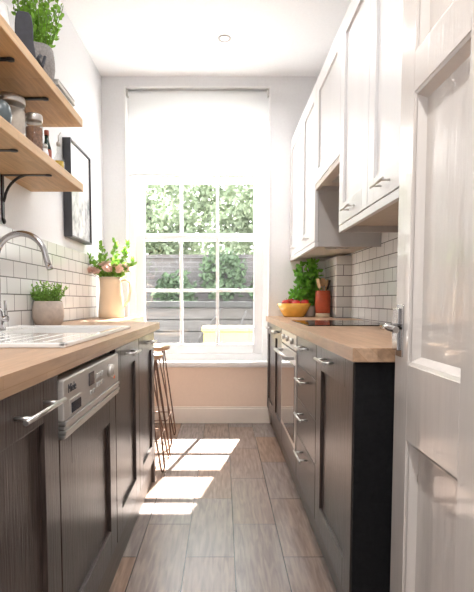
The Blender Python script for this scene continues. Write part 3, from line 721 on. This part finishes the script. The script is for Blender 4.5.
# basil
x, y, z = .695, 3.93, .9005
bs = thing('potted_basil', 'bushy green basil plant in a pale pot behind the fruit bowl', 'plant', (x, y, z))
t = B(); lathe(t, x, y, [(0, z), (.038, z), (.043, z + .012), (.052, z + .09), (.048, z + .09), (.045, z + .075), (0, z + .073)], 32); obj('pot', t, P('pale_stone_pot', (.62, .52, .42), .6), bs)
t = B(); ellipsoid(t, (x, y, z + .073), (.044, .044, .006), 2); obj('soil', t, 'soil', bs)
t = B(); s_ = B(); xc_ = x - .025
for i in range(56):
    a = random.uniform(0, 2 * PI); rr = random.random() ** .5; L = random.uniform(.08, .38)
    p = Vector((x + .03 * rr * math.cos(a), y + .03 * rr * math.sin(a), z + .07)); wd = .125 if L < .30 else .08
    e = Vector((xc_ + wd * rr * math.cos(a), y - .01 + wd * .9 * rr * math.sin(a), z + .07 + L)); tube(s_, [p, (p + e) / 2, e], .0016, 5)
    for k in range(9):
        q = p.lerp(e, .15 + .85 * k / 8); leaf(t, q, (random.uniform(-1, 1), random.uniform(-1, .7), random.uniform(-.5, .6)), random.uniform(.035, .055), .033, .35)
    for k in range(3): leaf(t, e, (random.uniform(-1, 1), random.uniform(-1, 1), .5), .04, .028, .35)
for v in t.verts: v.co.y = min(v.co.y, D - .01); v.co.x = min(v.co.x, .835)
obj('stems', s_, 'stem', bs); obj('foliage', t, 'basil', bs)

# utensil pot
x, y, z = .772, 3.80, .9005
up = thing('utensil_pot', 'terracotta red pot of wooden spoons beside the tiled corner', 'pot', (x, y, z))
t = B(); lathe(t, x, y, [(0, z + .032), (.055, z + .032), (.057, z + .045), (.060, z + .12), (.056, z + .205), (.052, z + .205), (.055, z + .12), (.05, z + .05), (0, z + .045)], 36); obj('body', t, 'terra', up)
t = B(); lathe(t, x, y, [(0, z), (.052, z), (.055, z + .004), (.055, z + .032), (0, z + .032)], 36); obj('base', t, 'cream_c', up)
def utensil(dx, dy, L, kind, lab, mt='spoon'):
    p = Vector((x - dx * .35, y - dy * .35, z + .05)); e = Vector((x + dx, y + dy, z + L)); d = (e - p).normalized()
    u = thing('wooden_spoon' if kind != 'spatula' else 'spatula', lab, 'utensil', p, 'utensils in the red pot')
    t = B(); tube(t, [p, e], .0055, 10, .005); obj('handle', t, mt, u)
    t = B(); c = e + d * .025
    if kind == 'spoon': ellipsoid(t, (0, 0, 0), (.024, .008, .034), 3)
    else: bx(t, -.024, .024, -.003, .003, -.035, .04, .003)
    q = d.to_track_quat('Z', 'Y').to_matrix().to_4x4(); bmesh.ops.transform(t, matrix=Matrix.Translation(c) @ q, verts=t.verts); obj('head', t, mt, u)
utensil(-.030, -.01, .235, 'flat', 'broad wooden turner at the left of the red pot')
utensil(.002, .012, .245, 'spoon', 'wooden spoon upright in the middle of the red pot')
utensil(.022, -.012, .235, 'spoon', 'wooden spoon right of centre in the red pot')
utensil(.034, .010, .225, 'spatula', 'dark spatula at the right of the red pot', 'slate')

# ------------------------------------------------------------------ stools
def stool(cx, cy, h, lab):
    s_ = thing('bar_stool', lab, 'stool', (cx, cy, 0), 'hairpin stools by the window')
    t = B(); lathe(t, cx, cy, [(0, h - .034), (.135, h - .034), (.150, h - .026), (.152, h - .008), (.145, h), (.02, h - .006), (0, h - .006)], 40); obj('seat', t, 'seat', s_)
    for sx_ in (1, -1):
        for sy_ in (1, -1):
            top = Vector((cx + sx_ * .075, cy + sy_ * .075, h - .036)); ft = Vector((cx + sx_ * .165, cy + sy_ * .155, .008))
            tn = Vector((-sy_ * sx_, 1, 0)).normalized() * .035
            tn = Vector((sy_, -sx_, 0)).normalized() * .04
            t = B(); tube(t, [top + tn, ft + tn * .35 + Vector((0, 0, .03)), ft + tn * .15 + Vector((0, 0, .006)), ft, ft - tn * .15 + Vector((0, 0, .006)), ft - tn * .35 + Vector((0, 0, .03)), top - tn], .0052, 10)
            obj('leg', t, 'copper', s_)
    t = B(); zr = .19; k = .75; q = [(cx + a * (.075 + .09 * k), cy + c_ * (.075 + .08 * k), zr) for a, c_ in ((1, 1), (1, -1), (-1, -1), (-1, 1), (1, 1))]
    tube(t, q, .004, 8); obj('footrest', t, 'copper', s_)
stool(-.525, 3.02, .705, 'nearer wooden-seat stool with copper hairpin legs by the left worktop end')
stool(-.535, 3.52, .71, 'further wooden-seat stool with copper hairpin legs below the window')

# ------------------------------------------------------------------ garden
GZ = 0
b = B(); bx(b, -7, 7, D + .3, 14, -.1, GZ); struct('trim_6', b, 'paving')
b = B(); bx(b, -6, 6, 8.0, 8.25, GZ, 1.72); bx(b, -6, 6, 7.97, 8.28, 1.72, 1.77); tag(obj('garden_wall', b, 'gbrick'), 'grey brick garden wall seen through the window', 'wall')
pb = thing('raised_bed', 'grey timber raised bed with dark capping in front of the garden wall', 'planter', (0, 6.6, GZ))
b = B()
for k in range(6): bx(b, -2.2, 2.2, 6.4, 6.44, GZ + .01 + .155 * k, GZ + .155 * (k + 1), .004)
bx(b, -2.2, 2.2, 6.44, 6.9, GZ, .9); obj('boards', b, 'timber', pb)
b = B(); bx(b, -2.25, 2.25, 6.35, 6.95, .94, 1.02, .005); obj('capping', b, 'timberd', pb)
yb_ = thing('garden_box', 'yellow painted garden storage box just outside the window', 'box', (.06, 5.5, GZ))
b = B(); bx(b, -.22, .42, 5.5, 5.9, .02, .68, .01); obj('body', b, 'yellow', yb_)
b = B(); bx(b, -.24, .44, 5.48, 5.92, .68, .73, .008); obj('lid', b, 'yellow', yb_)
def clump(bm, c, r, n, L, W):
    for i in range(n):
        d = Vector((random.gauss(0, 1), random.gauss(0, 1), random.gauss(0, 1))).normalized(); k = random.uniform(.55, 1)
        p = Vector((c[0] + d.x * r[0] * k, c[1] + d.y * r[1] * k, c[2] + d.z * r[2] * k)); leaf(bm, p, (random.uniform(-1, 1), random.uniform(-1, .3), random.uniform(-.8, .8)), L * random.uniform(.7, 1.3), W)
for i, (cx_, cz_, rx_, rz_, lab) in enumerate(((-.95, 1.15, .35, .35, 'dark ivy clump low on the garden wall at left'), (.02, 1.45, .4, .45, 'ivy clump hanging on the garden wall behind the middle panes'), (.95, 1.2, .35, .4, 'ivy clump on the garden wall behind the right-hand panes'))):
    b = B(); clump(b, (cx_ * .8, 7.85, cz_), (rx_, .1, rz_), 420, .09, .07); o = obj('foliage_ivy', b, 'ivy'); o.name = 'ivy'; tag(o, lab, 'ivy')
for i, (cx_, cy_, cz_, R_, lab) in enumerate(((-1.5, 10.0, 3.0, 1.5, 'leafy garden tree beyond the wall behind the left panes'), (.95, 9.7, 3.2, 1.45, 'leafy garden tree beyond the wall behind the right panes'))):
    tr = thing('tree', lab, 'tree', (cx_, cy_, GZ), 'trees beyond the garden wall')
    b = B(); tube(b, [(cx_, cy_, GZ), (cx_ + .1, cy_, 1.6), (cx_, cy_, cz_)], .14, 10, .06); obj('trunk', b, 'bark', tr)
    b = B(); clump(b, (cx_, cy_, cz_), (R_, R_ * .7, R_ * .95), 6000, .10, .08); clump(b, (cx_, cy_, cz_ - 1.0), (R_ * .95, R_ * .5, R_ * .6), 3000, .10, .07); obj('foliage', b, 'treeleaf', tr)
for i, (pts, lab) in enumerate((([(-.55, 6.25, 0), (-.30, 6.3, .55), (-.02, 6.32, .93)], 'leaning garden cane in front of the raised bed, left'), ([(.05, 6.2, 0), (.14, 6.3, .5), (.30, 6.33, .90)], 'leaning garden cane in front of the raised bed, right, behind the yellow box'))):
    b = B(); tube(b, pts, .012, 8); tag(obj('garden_cane', b, 'timber'), lab, 'cane')

# ------------------------------------------------------------------ lights
SUN, WORLD, EXPO = 42.0, 3.1, 1.38
sd = Vector((-.19, -.87, -1.0)).normalized()
L = bpy.data.lights.new('sun', 'SUN'); L.energy = SUN; L.angle = math.radians(.6); L.color = (1, .95, .90)
o = bpy.data.objects.new('sun', L); C.objects.link(o); o.rotation_euler = sd.to_track_quat('-Z', 'Y').to_euler(); o.location = (1, 9, 9)
for lx, ly, en in ((.01, 3.5, 20), (0, 1.9, 16), (0, .7, 34), (0, -.5, 50)):  # ceiling spotlight first, then three unseen fill lamps added to brighten the room
    L = bpy.data.lights.new('spot', 'SPOT'); L.energy = en; L.spot_size = math.radians(165); L.spot_blend = 1.0; L.shadow_soft_size = .04; L.color = (1, .98, .96)
    o = bpy.data.objects.new('spot_and_fill_lamp', L); C.objects.link(o); o.location = (lx, ly, H - .02)
wd = bpy.data.worlds.new('world'); bpy.context.scene.world = wd; wd.use_nodes = True
nt = wd.node_tree; bg = nt.nodes['Background']
tc = nt.nodes.new('ShaderNodeTexCoord'); sp = nt.nodes.new('ShaderNodeSeparateXYZ'); nt.links.new(tc.outputs['Generated'], sp.inputs[0])
r = nt.nodes.new('ShaderNodeValToRGB'); r.color_ramp.elements[0].position = .0; r.color_ramp.elements[0].color = (1, .97, .94, 1)
r.color_ramp.elements[1].position = .6; r.color_ramp.elements[1].color = (.86, .93, 1, 1)
nt.links.new(sp.outputs[2], r.inputs['Fac']); nt.links.new(r.outputs['Color'], bg.inputs['Color']); bg.inputs['Strength'].default_value = WORLD

# ------------------------------------------------------------------ camera
F = 490.0; PITCH = math.radians(3.7)
cam = bpy.data.cameras.new('camera'); co = bpy.data.objects.new('camera', cam); C.objects.link(co)
cam.sensor_width = 36; cam.sensor_height = 36; cam.sensor_fit = 'AUTO'; cam.lens = F / 592 * 36
co.location = (0, 0, 1.03); co.rotation_euler = (PI / 2 - PITCH, 0, 0)
cam.shift_x = 14 / 592; cam.shift_y = (4.5 + F * math.tan(PITCH)) / 592; cam.clip_start = .05
bpy.context.scene.camera = co
vs = bpy.context.scene.view_settings
vs.view_transform = 'Standard'; vs.look = 'None'; vs.gamma = 1; vs.use_curve_mapping = False; vs.exposure = EXPO
